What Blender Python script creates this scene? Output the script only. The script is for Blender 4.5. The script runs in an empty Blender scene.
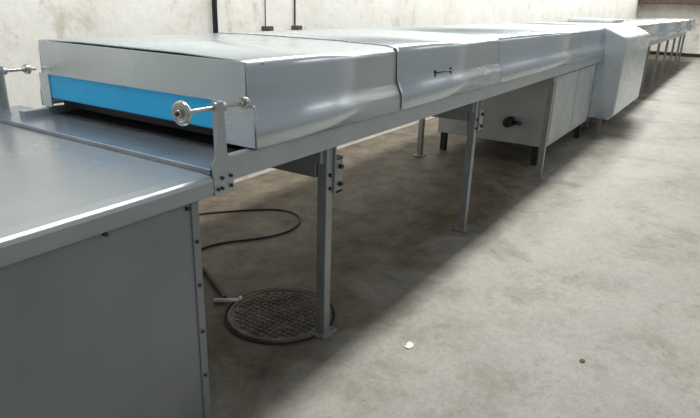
import bpy, bmesh, math, random
from mathutils import Vector, Matrix
random.seed(4)
scene=bpy.context.scene
scene.view_settings.view_transform='Standard'
scene.view_settings.look='None'
col=bpy.context.collection

# ------------------------------------------------------------ materials
def mat(name,base,rough=.5,metal=0.,var=.0,scale=4.,dark=None,bump=0.,bscale=60.,stretch=(1,1,1),rvar=0.):
    m=bpy.data.materials.new(name);m.use_nodes=True
    nt=m.node_tree;b=nt.nodes['Principled BSDF']
    b.inputs['Base Color'].default_value=(*base,1);b.inputs['Roughness'].default_value=rough;b.inputs['Metallic'].default_value=metal
    tc=nt.nodes.new('ShaderNodeTexCoord');mp=nt.nodes.new('ShaderNodeMapping')
    mp.inputs['Scale'].default_value=stretch
    nt.links.new(tc.outputs['Object'],mp.inputs['Vector'])
    if var>0 or dark:
        n=nt.nodes.new('ShaderNodeTexNoise');n.inputs['Scale'].default_value=scale;n.inputs['Detail'].default_value=5;n.inputs['Roughness'].default_value=.5
        nt.links.new(mp.outputs['Vector'],n.inputs['Vector'])
        r=nt.nodes.new('ShaderNodeValToRGB');r.color_ramp.elements[0].position=.3;r.color_ramp.elements[1].position=.7
        d=dark or tuple(c*(1-var) for c in base)
        r.color_ramp.elements[0].color=(*d,1);r.color_ramp.elements[1].color=(*base,1)
        nt.links.new(n.outputs['Fac'],r.inputs['Fac']);nt.links.new(r.outputs['Color'],b.inputs['Base Color'])
        if rvar>0:
            mr=nt.nodes.new('ShaderNodeMapRange');mr.inputs['From Min'].default_value=.3;mr.inputs['From Max'].default_value=.7
            mr.inputs['To Min'].default_value=rough+rvar;mr.inputs['To Max'].default_value=rough
            nt.links.new(n.outputs['Fac'],mr.inputs['Value']);nt.links.new(mr.outputs['Result'],b.inputs['Roughness'])
    if bump>0:
        n2=nt.nodes.new('ShaderNodeTexNoise');n2.inputs['Scale'].default_value=bscale;n2.inputs['Detail'].default_value=6
        nt.links.new(mp.outputs['Vector'],n2.inputs['Vector'])
        bp=nt.nodes.new('ShaderNodeBump');bp.inputs['Strength'].default_value=bump;bp.inputs['Distance'].default_value=.01
        nt.links.new(n2.outputs['Fac'],bp.inputs['Height']);nt.links.new(bp.outputs['Normal'],b.inputs['Normal'])
    return m
M_hood=mat('hood_steel',(.65,.715,.76),.25,.90,.10,1.6,rvar=.06,stretch=(.5,2,2))
M_rail=mat('rail_grey',(.44,.48,.505),.38,.5,.12,6)
M_table=mat('table_grey_paint',(.38,.415,.44),.27,.62,.16,3,bump=.02,bscale=200,rvar=.10)
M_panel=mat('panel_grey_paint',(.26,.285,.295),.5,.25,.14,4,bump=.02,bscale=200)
M_leg=mat('leg_grey',(.34,.365,.37),.45,.4,.2,12)
M_dark=mat('dark_steel',(.05,.05,.048),.5,.5,.3,10)
M_blk=mat('black_rubber',(.012,.012,.013),.5,0,.3,10)
M_bolt=mat('bolt_dark',(.08,.075,.07),.4,.8,.2,40)
M_chrome=mat('dull_chrome',(.60,.59,.56),.25,1.,.2,30)
M_blue=mat('blue_plastic',(.02,.53,1.0),.4,0,.10,6)
M_belt=mat('lead_in_steel',(.36,.41,.46),.20,.6,dark=(.18,.24,.32),scale=2.5,stretch=(2,1,1),rvar=.1)
M_cab=mat('cabinet_grey',(.50,.535,.54),.45,.25,.2,5)
M_paper=mat('paper',(.88,.87,.83),.8,0,.1,20)
M_iron=mat('cast_iron',(.27,.235,.20),.6,.3,dark=(.12,.10,.08),scale=9,bump=.1)
M_rim=mat('rim_iron',(.05,.045,.04),.7,.3,.4,12)
M_brown=mat('brown_stuff',(.12,.085,.06),.7,0,.5,5)
M_yel=mat('yellow',(.6,.45,.08),.6,0,.2,9)
M_pipe=mat('pipe_dark',(.035,.035,.04),.5,.2,.3,12)

def floor_mat():
    m=bpy.data.materials.new('concrete_floor');m.use_nodes=True
    nt=m.node_tree;b=nt.nodes['Principled BSDF'];L=nt.links.new
    tc=nt.nodes.new('ShaderNodeTexCoord')
    def noise(s,d=8,r=.6,dist=0):
        n=nt.nodes.new('ShaderNodeTexNoise');n.inputs['Scale'].default_value=s;n.inputs['Detail'].default_value=d;n.inputs['Roughness'].default_value=r
        n.inputs['Distortion'].default_value=dist
        L(tc.outputs['Object'],n.inputs['Vector']);return n
    def ramp(src,p0,c0,p1,c1):
        r=nt.nodes.new('ShaderNodeValToRGB');e=r.color_ramp.elements
        e[0].position=p0;e[1].position=p1;e[0].color=(*c0,1);e[1].color=(*c1,1);L(src,r.inputs['Fac']);return r
    def mix(f,a,c,mode='MIX'):
        x=nt.nodes.new('ShaderNodeMix');x.data_type='RGBA';x.blend_type=mode
        if isinstance(f,float): x.inputs[0].default_value=f
        else: L(f,x.inputs[0])
        L(a,x.inputs[6]);L(c,x.inputs[7]);return x.outputs[2]
    base=ramp(noise(1.1,10,.70,.3).outputs['Fac'],.36,(.345,.34,.305),.64,(.45,.445,.405))
    fine=ramp(noise(22,8,.75).outputs['Fac'],.32,(.76,.76,.75),.68,(1,1,1))
    c=mix(1.,base.outputs['Color'],fine.outputs['Color'],'MULTIPLY')
    sp=ramp(noise(75,4,.6).outputs['Fac'],.31,(.40,.38,.35),.41,(1,1,1))
    c=mix(.7,c,sp.outputs['Color'],'MULTIPLY')
    st=ramp(noise(2.3,10,.78,.4).outputs['Fac'],.38,(.60,.57,.52),.50,(1,1,1))
    c=mix(.6,c,st.outputs['Color'],'MULTIPLY')
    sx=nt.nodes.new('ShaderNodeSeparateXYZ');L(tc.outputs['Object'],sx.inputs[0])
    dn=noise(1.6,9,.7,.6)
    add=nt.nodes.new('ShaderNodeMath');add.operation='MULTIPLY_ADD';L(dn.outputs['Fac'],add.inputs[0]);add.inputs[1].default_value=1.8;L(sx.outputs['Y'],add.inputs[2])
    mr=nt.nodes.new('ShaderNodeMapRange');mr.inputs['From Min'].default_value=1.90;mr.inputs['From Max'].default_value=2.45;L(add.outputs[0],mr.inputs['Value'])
    dirt_shade=ramp(noise(4,9,.75).outputs['Fac'],.36,(.075,.058,.040),.64,(.22,.185,.135))  # brown dirt under the tunnel, its colour also deepening the shade there
    c=mix(mr.outputs['Result'],c,dirt_shade.outputs['Color'])
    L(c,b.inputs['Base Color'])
    rr=nt.nodes.new('ShaderNodeMapRange');rr.inputs['To Min'].default_value=.42;rr.inputs['To Max'].default_value=.75
    L(noise(3).outputs['Fac'],rr.inputs['Value']);L(rr.outputs['Result'],b.inputs['Roughness'])
    bp=nt.nodes.new('ShaderNodeBump');bp.inputs['Strength'].default_value=.3;bp.inputs['Distance'].default_value=.01
    L(noise(35,8,.7).outputs['Fac'],bp.inputs['Height']);L(bp.outputs['Normal'],b.inputs['Normal'])
    return m
def wall_mat():
    m=bpy.data.materials.new('stained_white_wall');m.use_nodes=True
    nt=m.node_tree;b=nt.nodes['Principled BSDF'];L=nt.links.new
    tc=nt.nodes.new('ShaderNodeTexCoord')
    def layer(sc,scale,p0,c0,p1,c1,dist=.5):
        mp=nt.nodes.new('ShaderNodeMapping');mp.inputs['Scale'].default_value=sc
        L(tc.outputs['Object'],mp.inputs['Vector'])
        n=nt.nodes.new('ShaderNodeTexNoise');n.inputs['Scale'].default_value=scale;n.inputs['Detail'].default_value=10;n.inputs['Roughness'].default_value=.7;n.inputs['Distortion'].default_value=dist
        L(mp.outputs['Vector'],n.inputs['Vector'])
        r=nt.nodes.new('ShaderNodeValToRGB');e=r.color_ramp.elements
        e[0].position=p0;e[0].color=(*c0,1);e[1].position=p1;e[1].color=(*c1,1)
        L(n.outputs['Fac'],r.inputs['Fac']);return r.outputs['Color']
    a=layer((1,1,1),1.8,.34,(.80,.785,.72),.58,(.92,.92,.88),0)
    d=layer((1,1,.7),3.5,.35,(.56,.50,.40),.45,(1,1,1),0)
    s=layer((1,1,1),14,.31,(.66,.61,.53),.40,(1,1,1),0)
    def mul(f,p,q):
        x=nt.nodes.new('ShaderNodeMix');x.data_type='RGBA';x.blend_type='MULTIPLY';x.inputs[0].default_value=f
        L(p,x.inputs[6]);L(q,x.inputs[7]);return x.outputs[2]
    L(mul(.5,mul(.5,a,s),d),b.inputs['Base Color']);b.inputs['Roughness'].default_value=.8
    n2=nt.nodes.new('ShaderNodeTexNoise');n2.inputs['Scale'].default_value=12;n2.inputs['Detail'].default_value=8;L(tc.outputs['Object'],n2.inputs['Vector'])
    bp=nt.nodes.new('ShaderNodeBump');bp.inputs['Strength'].default_value=.3;bp.inputs['Distance'].default_value=.02
    L(n2.outputs['Fac'],bp.inputs['Height']);L(bp.outputs['Normal'],b.inputs['Normal'])
    return m

# ------------------------------------------------------------ mesh helpers
def finish(bm,name,m,parent=None,smooth=False,bevel=0):
    me=bpy.data.meshes.new(name)
    bmesh.ops.recalc_face_normals(bm,faces=bm.faces)
    bm.to_mesh(me);bm.free()
    o=bpy.data.objects.new(name,me);col.objects.link(o)
    for mm in (m if isinstance(m,(list,tuple)) else [m]): me.materials.append(mm)
    if smooth:
        for p in me.polygons:p.use_smooth=True
    if bevel:
        md=o.modifiers.new('bevel','BEVEL');md.width=bevel;md.segments=2;md.limit_method='ANGLE'
    if parent:o.parent=parent
    return o
def bx(bm,x0,x1,y0,y1,z0,z1,mi=0):
    vs=[bm.verts.new((x,y,z)) for x in(x0,x1) for y in(y0,y1) for z in(z0,z1)]
    for f in [(0,1,3,2),(4,6,7,5),(0,4,5,1),(2,3,7,6),(0,2,6,4),(1,5,7,3)]:
        fc=bm.faces.new([vs[i] for i in f]);fc.material_index=mi
def box(name,x0,x1,y0,y1,z0,z1,m,parent=None,bevel=.003):
    bm=bmesh.new();bx(bm,x0,x1,y0,y1,z0,z1);return finish(bm,name,m,parent,bevel=bevel)
def cyl(bm,p0,p1,r0,r1=None,seg=24,mi=0):
    r1=r0 if r1 is None else r1
    p0=Vector(p0);p1=Vector(p1);d=p1-p0
    q=Vector((0,0,1)).rotation_difference(d.normalized()).to_matrix().to_4x4()
    r=bmesh.ops.create_cone(bm,cap_ends=True,segments=seg,radius1=r0,radius2=r1,depth=d.length,matrix=Matrix.Translation((p0+p1)/2)@q)
    fs=set(f for v in r['verts'] for f in v.link_faces)
    for f in fs:
        f.material_index=mi
        if len(f.verts)==4:f.smooth=True
def torus(bm,c,axis,R,r,seg=32,ms=10,mi=0):
    q=Vector((0,0,1)).rotation_difference(Vector(axis)).to_matrix()
    g=[]
    for i in range(seg):
        a=2*math.pi*i/seg;ring=[]
        for j in range(ms):
            b=2*math.pi*j/ms
            ring.append(bm.verts.new(Vector(c)+q@Vector(((R+r*math.cos(b))*math.cos(a),(R+r*math.cos(b))*math.sin(a),r*math.sin(b)))))
        g.append(ring)
    for i in range(seg):
        for j in range(ms):
            f=bm.faces.new((g[i][j],g[(i+1)%seg][j],g[(i+1)%seg][(j+1)%ms],g[i][(j+1)%ms]));f.smooth=True;f.material_index=mi
def extrude_x(bm,prof,x0,x1,closed=False,mi=0):
    a=[bm.verts.new((x0,y,z)) for y,z in prof];b=[bm.verts.new((x1,y,z)) for y,z in prof]
    n=len(prof);fs=[]
    for i in range(n if closed else n-1):
        j=(i+1)%n;f=bm.faces.new((a[i],a[j],b[j],b[i]));f.material_index=mi;fs.append(f)
    if closed:
        for v in(a,b):
            f=bm.faces.new(v);f.material_index=mi
    return fs
def curve(name,pts,r,m,parent=None):
    cu=bpy.data.curves.new(name,'CURVE');cu.dimensions='3D';cu.bevel_depth=r;cu.bevel_resolution=4;cu.resolution_u=10;cu.use_fill_caps=True
    s=cu.splines.new('NURBS');s.points.add(len(pts)-1);s.order_u=4;s.use_endpoint_u=True
    for p,q in zip(s.points,pts):p.co=(*q,1)
    o=bpy.data.objects.new(name,cu);col.objects.link(o);cu.materials.append(m)
    if parent:o.parent=parent
    return o
def empty(name,loc=(0,0,0)):
    e=bpy.data.objects.new(name,None);col.objects.link(e);e.empty_display_size=.2;return e

# ------------------------------------------------------------ room
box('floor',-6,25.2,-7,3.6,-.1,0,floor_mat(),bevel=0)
WM=wall_mat()
box('wall_back',-6,25.2,3.4,3.6,0,4.6,WM,bevel=0)
box('wall_far',25,25.2,-7,3.4,0,4.6,WM,bevel=0)
box('baseboard_far',24.97,25,-7,3.4,0,.12,M_dark,bevel=0)

# ------------------------------------------------------------ tunnel
T=empty('cooling_tunnel_conveyor')
YF,YB=1.36,2.60
CX0,CX1=7.62,9.65
yc=(YF+YB)/2
half=[(yc-.3,1.312),(1.43,1.306),(1.395,1.303),(1.378,1.297),(1.369,1.285),(1.365,1.268),(1.362,1.20),(1.360,1.165),(1.354,1.135),(1.342,1.108),(1.330,1.085),(1.325,1.065),(1.325,1.008)]
prof=[(y,z) for y,z in half[::-1]]+[(2*yc-y,z) for y,z in half]
def hood(i,x0,x1,dz=0,name='hood'):
    bm=bmesh.new();extrude_x(bm,[(y,z+(dz if z>1.05 else 0)) for y,z in prof],x0,x1)
    o=finish(bm,f'{name}_{i}',M_hood,T,smooth=True)
    s=o.modifiers.new('s','SOLIDIFY');s.thickness=.006;s.offset=-1
    return o
segs=[(1.48,2.53),(2.536,3.97),(3.973,CX0)]
x=CX1
while x<19.9: segs.append((x,x+3.3));x+=3.306
for i,(a,b) in enumerate(segs): hood(i+1,a,b,dz=.003 if i==1 else 0)
hood(90,CX0,CX1)
bm=bmesh.new()
pr2=[(yc+(y-yc)*1.003,z+.003) for y,z in prof]
for i,(a,b) in enumerate(segs):
    if i in(0,2,3):continue
    extrude_x(bm,pr2,a-.008,a+.012)
o=finish(bm,'seam_straps',M_hood,T,smooth=True);s=o.modifiers.new('s','SOLIDIFY');s.thickness=.003;s.offset=-1
bm=bmesh.new()
pr3=[(yc+(y-yc)*1.002,z+.0025) for y,z in prof]
for i,(a,b) in enumerate(segs):
    if i in(0,3):continue
    w=.006 if i==1 else .003
    extrude_x(bm,pr3,a-.008-w,a-.008)
finish(bm,'seam_gaskets',M_dark,T,smooth=True)
# end of first hood
bm=bmesh.new()
X0=1.478
def plate(ys,z0,z1,th=.008,x=X0,mi=0): bx(bm,x,x+th,ys[0],ys[1],z0,z1,mi)
plate((1.372,2.588),1.155,1.300)
plate((1.335,1.50),1.008,1.157)
plate((2.55,2.622),1.008,1.157)
finish(bm,'hood_end_plate',M_hood,T,bevel=.002)
bm=bmesh.new()
pf=[(X0+.006,1.158),(X0+.006,1.052),(X0+.03,1.042),(X0+.03,1.158)]
a=[bm.verts.new((x,1.50,z)) for x,z in pf];b=[bm.verts.new((x,2.55,z)) for x,z in pf]
for i in range(4):
    j=(i+1)%4;bm.faces.new((a[i],a[j],b[j],b[i]))
bm.faces.new(a);bm.faces.new(b)
finish(bm,'blue_end_curtain',M_blue,T,bevel=.002)
box('hood_interior_shade',1.56,1.57,1.37,2.59,1.0,1.29,M_dark,T,0)  # dark sheet standing in for the shade inside the hood opening
# rails / frame
bm=bmesh.new()
for y0 in(1.345,2.575):
    bx(bm,1.36,19.9,y0,y0+.04,.918,1.003)
finish(bm,'side_rails',M_rail,T,bevel=.004)
bm=bmesh.new();bx(bm,1.36,19.9,1.39,2.57,.93,.965)
x=2.0
while x<19.8:
    bx(bm,x,x+.04,1.39,2.57,.90,.94);x+=1.05
finish(bm,'bed_underside',M_dark,T)
box('belt',1.51,19.9,1.42,2.54,.967,.980,M_dark,T,.002)
box('lead_in_plate',1.286,1.52,1.36,2.90,.935,.972,M_belt,T,.004)

def leg(n,x,y,ztop=.92,arm=True):
    bm=bmesh.new();w=.024
    bx(bm,x-w,x+w,y-w,y+w,.008,ztop)
    bx(bm,x-.055,x+.055,y-.05,y+.05,0,.010)
    for dx in(-.04,.04):cyl(bm,(x+dx,y-.03,.01),(x+dx,y-.03,.02),.008,seg=6)
    finish(bm,f'leg_{n}',M_leg,T,bevel=.002)
for k,(x,y) in enumerate([(1.99,1.395),(3.68,1.385),(5.40,1.33),(7.9,1.30)]):
    leg(k+1,x,y,.92 if k!=2 else .90)
    leg(k+21,x,2.58,.92)
    if k<2:
        bm=bmesh.new()
        bx(bm,x-.03,x+.03,y+.03,2.56,.775,.845)      # cross beam
        bx(bm,x-.05,x+.05,y-.01,y+.20,.845,.918)
        finish(bm,f'cross_beam_{k+1}',M_leg,T,bevel=.003)
        bm=bmesh.new()
        bx(bm,x+.024,x+.034,y-.035,y+.05,.70,.94)       # clamp side plate
        bx(bm,x+.034,x+.085,y-.035,y-.025,.70,.86)
        bx(bm,x+.034,x+.085,y-.035,y+.02,.85,.862)
        bx(bm,x+.034,x+.085,y-.035,y+.02,.70,.712)
        for z in(.74,.82):cyl(bm,(x+.06,y-.035,z),(x+.06,y-.052,z),.011,seg=6,mi=1)
        for z in(.73,.79):cyl(bm,(x,y-.024,z),(x,y-.036,z),.009,seg=6,mi=1)
        finish(bm,f'height_clamp_{k+1}',[M_leg,M_bolt],T,bevel=.0015)
k=9
for x in(10.6,12.2,13.8,15.4,17.0,18.6,19.7):
    leg(k,x,1.38);leg(k+21,x,2.58);k+=1
# screw adjusters
def adjuster(n,y,sgn):
    bm=bmesh.new()
    # gusset plate in xz plane
    pts=[(1.285,.885),(1.375,.885),(1.375,.965),(1.350,1.02),(1.342,1.19),(1.318,1.19),(1.312,1.10),(1.300,1.02),(1.285,.99)]
    a=[bm.verts.new((px,y-.004,pz)) for px,pz in pts];b=[bm.verts.new((px,y+.004,pz)) for px,pz in pts]
    for i in range(len(pts)):
        j=(i+1)%len(pts);bm.faces.new((a[i],a[j],b[j],b[i]))
    bm.faces.new(a);bm.faces.new(b)
    # folded flange + boss
    bx(bm,1.338,1.344,y,y+sgn*.045,1.0,1.19)
    cyl(bm,(1.32,y+sgn*.02,1.168),(1.365,y+sgn*.02,1.168),.017)
    cyl(bm,(1.18,y+sgn*.02,1.168),(1.50,y+sgn*.02,1.168),.0075,mi=1,seg=16)
    cyl(bm,(1.452,y+sgn*.02,1.168),(1.468,y+sgn*.02,1.168),.022,mi=1)
    cyl(bm,(1.440,y+sgn*.02,1.168),(1.452,y+sgn*.02,1.168),.013,mi=1,seg=6)
    for px,pz in[(1.30,.905),(1.318,.905),(1.36,.905),(1.36,.94),(1.32,.94)]:
        cyl(bm,(px,y-.004,pz),(px,y-.012,pz),.0065,seg=6,mi=2)
    # handwheel
    c=(1.19,y+sgn*.02,1.168)
    torus(bm,c,(1,0,0),.029,.010,mi=1)
    cyl(bm,(c[0]-.005,c[1],c[2]),(c[0]+.006,c[1],c[2]),.024,mi=1)
    cyl(bm,(c[0]-.018,c[1],c[2]),(c[0]+.025,c[1],c[2]),.013,.015,mi=1)
    cyl(bm,(c[0]-.022,c[1],c[2]),(c[0]-.016,c[1],c[2]),.007,mi=2)
    finish(bm,f'screw_adjuster_{n}',[M_rail,M_chrome,M_bolt],T,bevel=.001)
adjuster(1,1.345,1)
adjuster(2,2.70,-1)
# hood latch handle
bm=bmesh.new()
bx(bm,2.945,2.96,1.350,1.362,1.10,1.165);bx(bm,3.155,3.17,1.350,1.362,1.12,1.165)
cyl(bm,(2.955,1.355,1.155),(2.955,1.338,1.155),.003);cyl(bm,(3.16,1.355,1.155),(3.16,1.338,1.155),.003)
cyl(bm,(2.95,1.338,1.155),(3.165,1.338,1.155),.0038)
finish(bm,'hood_handle',M_bolt,T)
# refrigeration cabinet under tunnel
CB=5.76
bm=bmesh.new()
bx(bm,CB,CX0,1.40,2.56,.20,.918)
finish(bm,'cooler_cabinet',M_cab,T,bevel=.006)
bm=bmesh.new()
for xa,xb in((CB+.06,6.72),(6.74,CX0-.06)): bx(bm,xa,xb,1.392,1.401,.24,.89)
finish(bm,'cabinet_doors',M_cab,T,bevel=.004)
bm=bmesh.new()
cyl(bm,(CB,1.77,.42),(CB-.06,1.77,.42),.05);cyl(bm,(CB-.06,1.77,.42),(CB-.10,1.77,.42),.032)
cyl(bm,(CB-.05,1.75,.42),(CB-.05,1.65,.42),.018)
torus(bm,(CB-.11,1.77,.42),(1,0,0),.04,.009)
finish(bm,'drain_valve',M_bolt,T)
bm=bmesh.new()
for (x,y) in((CB+.06,2.50),(7.5,1.46),(7.5,2.5),(CB+.06,1.5)): bx(bm,x-.03,x+.03,y-.03,y+.03,0,.21)
finish(bm,'cabinet_feet',M_dark,T)
# projecting service cover
bm=bmesh.new()
pc=[(1.42,1.322),(1.38,1.322),(1.13,1.215),(1.10,1.19),(1.10,.30),(1.16,.24),(1.42,.24)]
extrude_x(bm,pc,CX0,CX1,closed=True)
finish(bm,'service_cover',M_hood,T,bevel=.012)
box('service_unit_body',CX0+.02,CX1-.02,1.43,2.56,.24,.918,M_cab,T,.005)
bm=bmesh.new()
for x in(8.3,9.5):
    bx(bm,x-.03,x+.03,1.5,1.56,0,.25);bx(bm,x-.03,x+.03,2.45,2.51,0,.25)
finish(bm,'service_feet',M_leg,T)
bm=bmesh.new();bx(bm,10.1,11.0,1.7,2.4,1.31,1.37)
finish(bm,'fan_housing',M_cab,T,bevel=.02)

# ------------------------------------------------------------ near table
P=empty('infeed_table')
bm=bmesh.new()
pt=[(1.348,.885),(1.342,.90),(1.342,.935),(1.347,.946),(1.358,.952),(1.40,.955),(2.90,.955),(2.94,.95),(2.95,.93),(2.95,.885),(2.93,.885),(2.93,.92),(1.38,.92),(1.38,.885)]
extrude_x(bm,pt,-.9,1.284,closed=True)
finish(bm,'table_top',M_table,P,smooth=False,bevel=.002)
bm=bmesh.new()
bx(bm,-.85,1.232,1.372,1.39,.01,.905)
bx(bm,1.214,1.232,1.39,2.93,.01,.918)
bx(bm,-.85,-.83,1.39,2.93,.01,.918)
bx(bm,-.85,1.232,2.91,2.93,.01,.918)
finish(bm,'side_panels',M_panel,P,bevel=.004)
bm=bmesh.new()
bx(bm,1.205,1.236,1.366,1.374,.0,.885)
finish(bm,'corner_flange',M_panel,P,bevel=.002)
bm=bmesh.new()
for px,pz in[(.892,.872),(1.19,.862),(.55,.872),(1.218,.74),(1.218,.58),(1.218,.40),(1.218,.22)]:
    cyl(bm,(px,1.374,pz),(px,1.360,pz),.0065,seg=12)
finish(bm,'panel_screws',M_bolt,P)

# ------------------------------------------------------------ floor items
bm=bmesh.new();mc=(2.0,1.665)
cyl(bm,(mc[0],mc[1],0),(mc[0],mc[1],.008),.262,seg=64)
def ring(bm,c,r0,r1,z0,z1,mi,seg=72):
    v=[]
    for i in range(seg):
        a=2*math.pi*i/seg;cs,sn=math.cos(a),math.sin(a)
        v.append([bm.verts.new((c[0]+r*cs,c[1]+r*sn,z)) for r,z in((r0,z0),(r0,z1),(r1,z1),(r1,z0))])
    for i in range(seg):
        j=(i+1)%seg
        for k in range(3):
            f=bm.faces.new((v[i][k],v[j][k],v[j][k+1],v[i][k+1]));f.material_index=mi
ring(bm,mc,.262,.270,0,.003,1);ring(bm,mc,.270,.278,0,.007,1)
ring(bm,mc,.244,.258,.008,.013,0)
s=.030
for i in range(-9,10):
    for j in range(-9,10):
        cx,cy=i*s,j*s
        if math.hypot(cx,cy)>.228:continue
        if (i+j)%2: bx(bm,mc[0]+cx-.011,mc[0]+cx+.011,mc[1]+cy-.005,mc[1]+cy+.005,.008,.014)
        else: bx(bm,mc[0]+cx-.005,mc[0]+cx+.005,mc[1]+cy-.011,mc[1]+cy+.011,.008,.014)
finish(bm,'manhole_cover',[M_iron,M_rim])
curve('black_cable',[(2.3,3.2,.008),(2.7,3.12,.008),(2.95,2.9,.008),(3.22,2.68,.008),(3.2,2.42,.008),(2.9,2.28,.008),(2.62,2.42,.008),(2.4,2.62,.008),(2.1,2.55,.008),(1.8,2.7,.008)],.0065,M_blk)
H=empty('drain_hose')
curve('rubber_hose',[(2.15,2.5,.02),(2.13,2.33,.02),(2.04,2.2,.02),(1.98,2.05,.02),(1.93,1.98,.02)],.015,M_blk,H)
bm=bmesh.new();cyl(bm,(1.89,2.02,.014),(1.97,1.92,.014),.012,.010);cyl(bm,(1.97,1.92,.014),(2.0,1.93,.014),.012,.008)
finish(bm,'white_nozzle',M_paper,H)
bm=bmesh.new()
pts=[(0,0),(.03,-.008),(.05,.004),(.058,.028),(.035,.034),(.022,.026),(.006,.03),(-.006,.016)]
a=[bm.verts.new((2.105+px*.95,.985+py*.95,.002+.003*random.random())) for px,py in pts];bm.faces.new(a)
o=finish(bm,'paper_scrap',M_paper);sm=o.modifiers.new('s','SOLIDIFY');sm.thickness=.002
bm=bmesh.new();bmesh.ops.create_icosphere(bm,subdivisions=2,radius=.018,matrix=Matrix.Translation((2.48,.30,.002))@Matrix.Diagonal((1,.7,.18,1)))
finish(bm,'floor_pebble',M_brown,smooth=True)

# ------------------------------------------------------------ wall items
bm=bmesh.new();cyl(bm,(3.31,3.36,.1),(3.31,3.36,3.2),.020)
for z in(.6,2.4):bx(bm,3.27,3.35,3.335,3.4,z,z+.03)
finish(bm,'wall_pipe',M_pipe)
for i,(xx,w) in enumerate(((3.96,.004),(4.36,.007))):
    e=empty('electrical_conduit')
    bm=bmesh.new();cyl(bm,(xx-.04,3.39,1.28),(xx-.04,3.39,3.4),w);finish(bm,'conduit_tube',M_pipe,e)
    bm=bmesh.new();bx(bm,xx-.08,xx+.02,3.35,3.4,1.15,1.285);bx(bm,xx-.06,xx,3.34,3.35,1.18,1.27);cyl(bm,(xx-.03,3.34,1.22),(xx-.03,3.32,1.22),.022,mi=1)
    finish(bm,'socket_box',[M_brown,M_yel],e,bevel=.004)
bm=bmesh.new();bx(bm,24.2,25,-3,3.35,1.78,2.4)
finish(bm,'ventilation_duct',M_brown,bevel=.02)

# ------------------------------------------------------------ lights
w=bpy.data.worlds.new('World');scene.world=w;w.use_nodes=True
w.node_tree.nodes['Background'].inputs['Color'].default_value=(.93,.97,1,1)
w.node_tree.nodes['Background'].inputs['Strength'].default_value=.29
def area(name,loc,sx,sy,e,c=(1,.975,.925),rot=(0,0,0)):
    l=bpy.data.lights.new(name,'AREA');l.shape='RECTANGLE';l.size=sx;l.size_y=sy;l.energy=e;l.color=c
    o=bpy.data.objects.new(name,l);col.objects.link(o);o.location=loc;o.rotation_euler=rot;return o
for i,(x,e) in enumerate(((2.5,168),(8,185),(13,190),(18,170),(23,165))):
    area(f'ceiling_tube_light_{i+1}',(x,1.75,4.2),4.6,.45,e)
for i,x in enumerate((5,12,19)):
    area(f'aisle_fill_{i+1}',(x,-2.8,4.2),5,.6,42)  # added fill row that brightens the hood fronts, not a known fixture

# ------------------------------------------------------------ camera
X=Vector((0.5445,0.2661,-0.7955)).normalized();Y=Vector((-0.838,0.2078,-0.5043));Y=(Y-X*Y.dot(X)).normalized();Z=X.cross(Y)
cd=bpy.data.cameras.new('camera');cd.sensor_width=36;cd.lens=29.83;cd.clip_start=.05
cam=bpy.data.objects.new('camera',cd);col.objects.link(cam)
cam.matrix_world=Matrix.Translation((0,0,1.5))@Matrix((X,Y,Z)).to_4x4()
scene.camera=cam
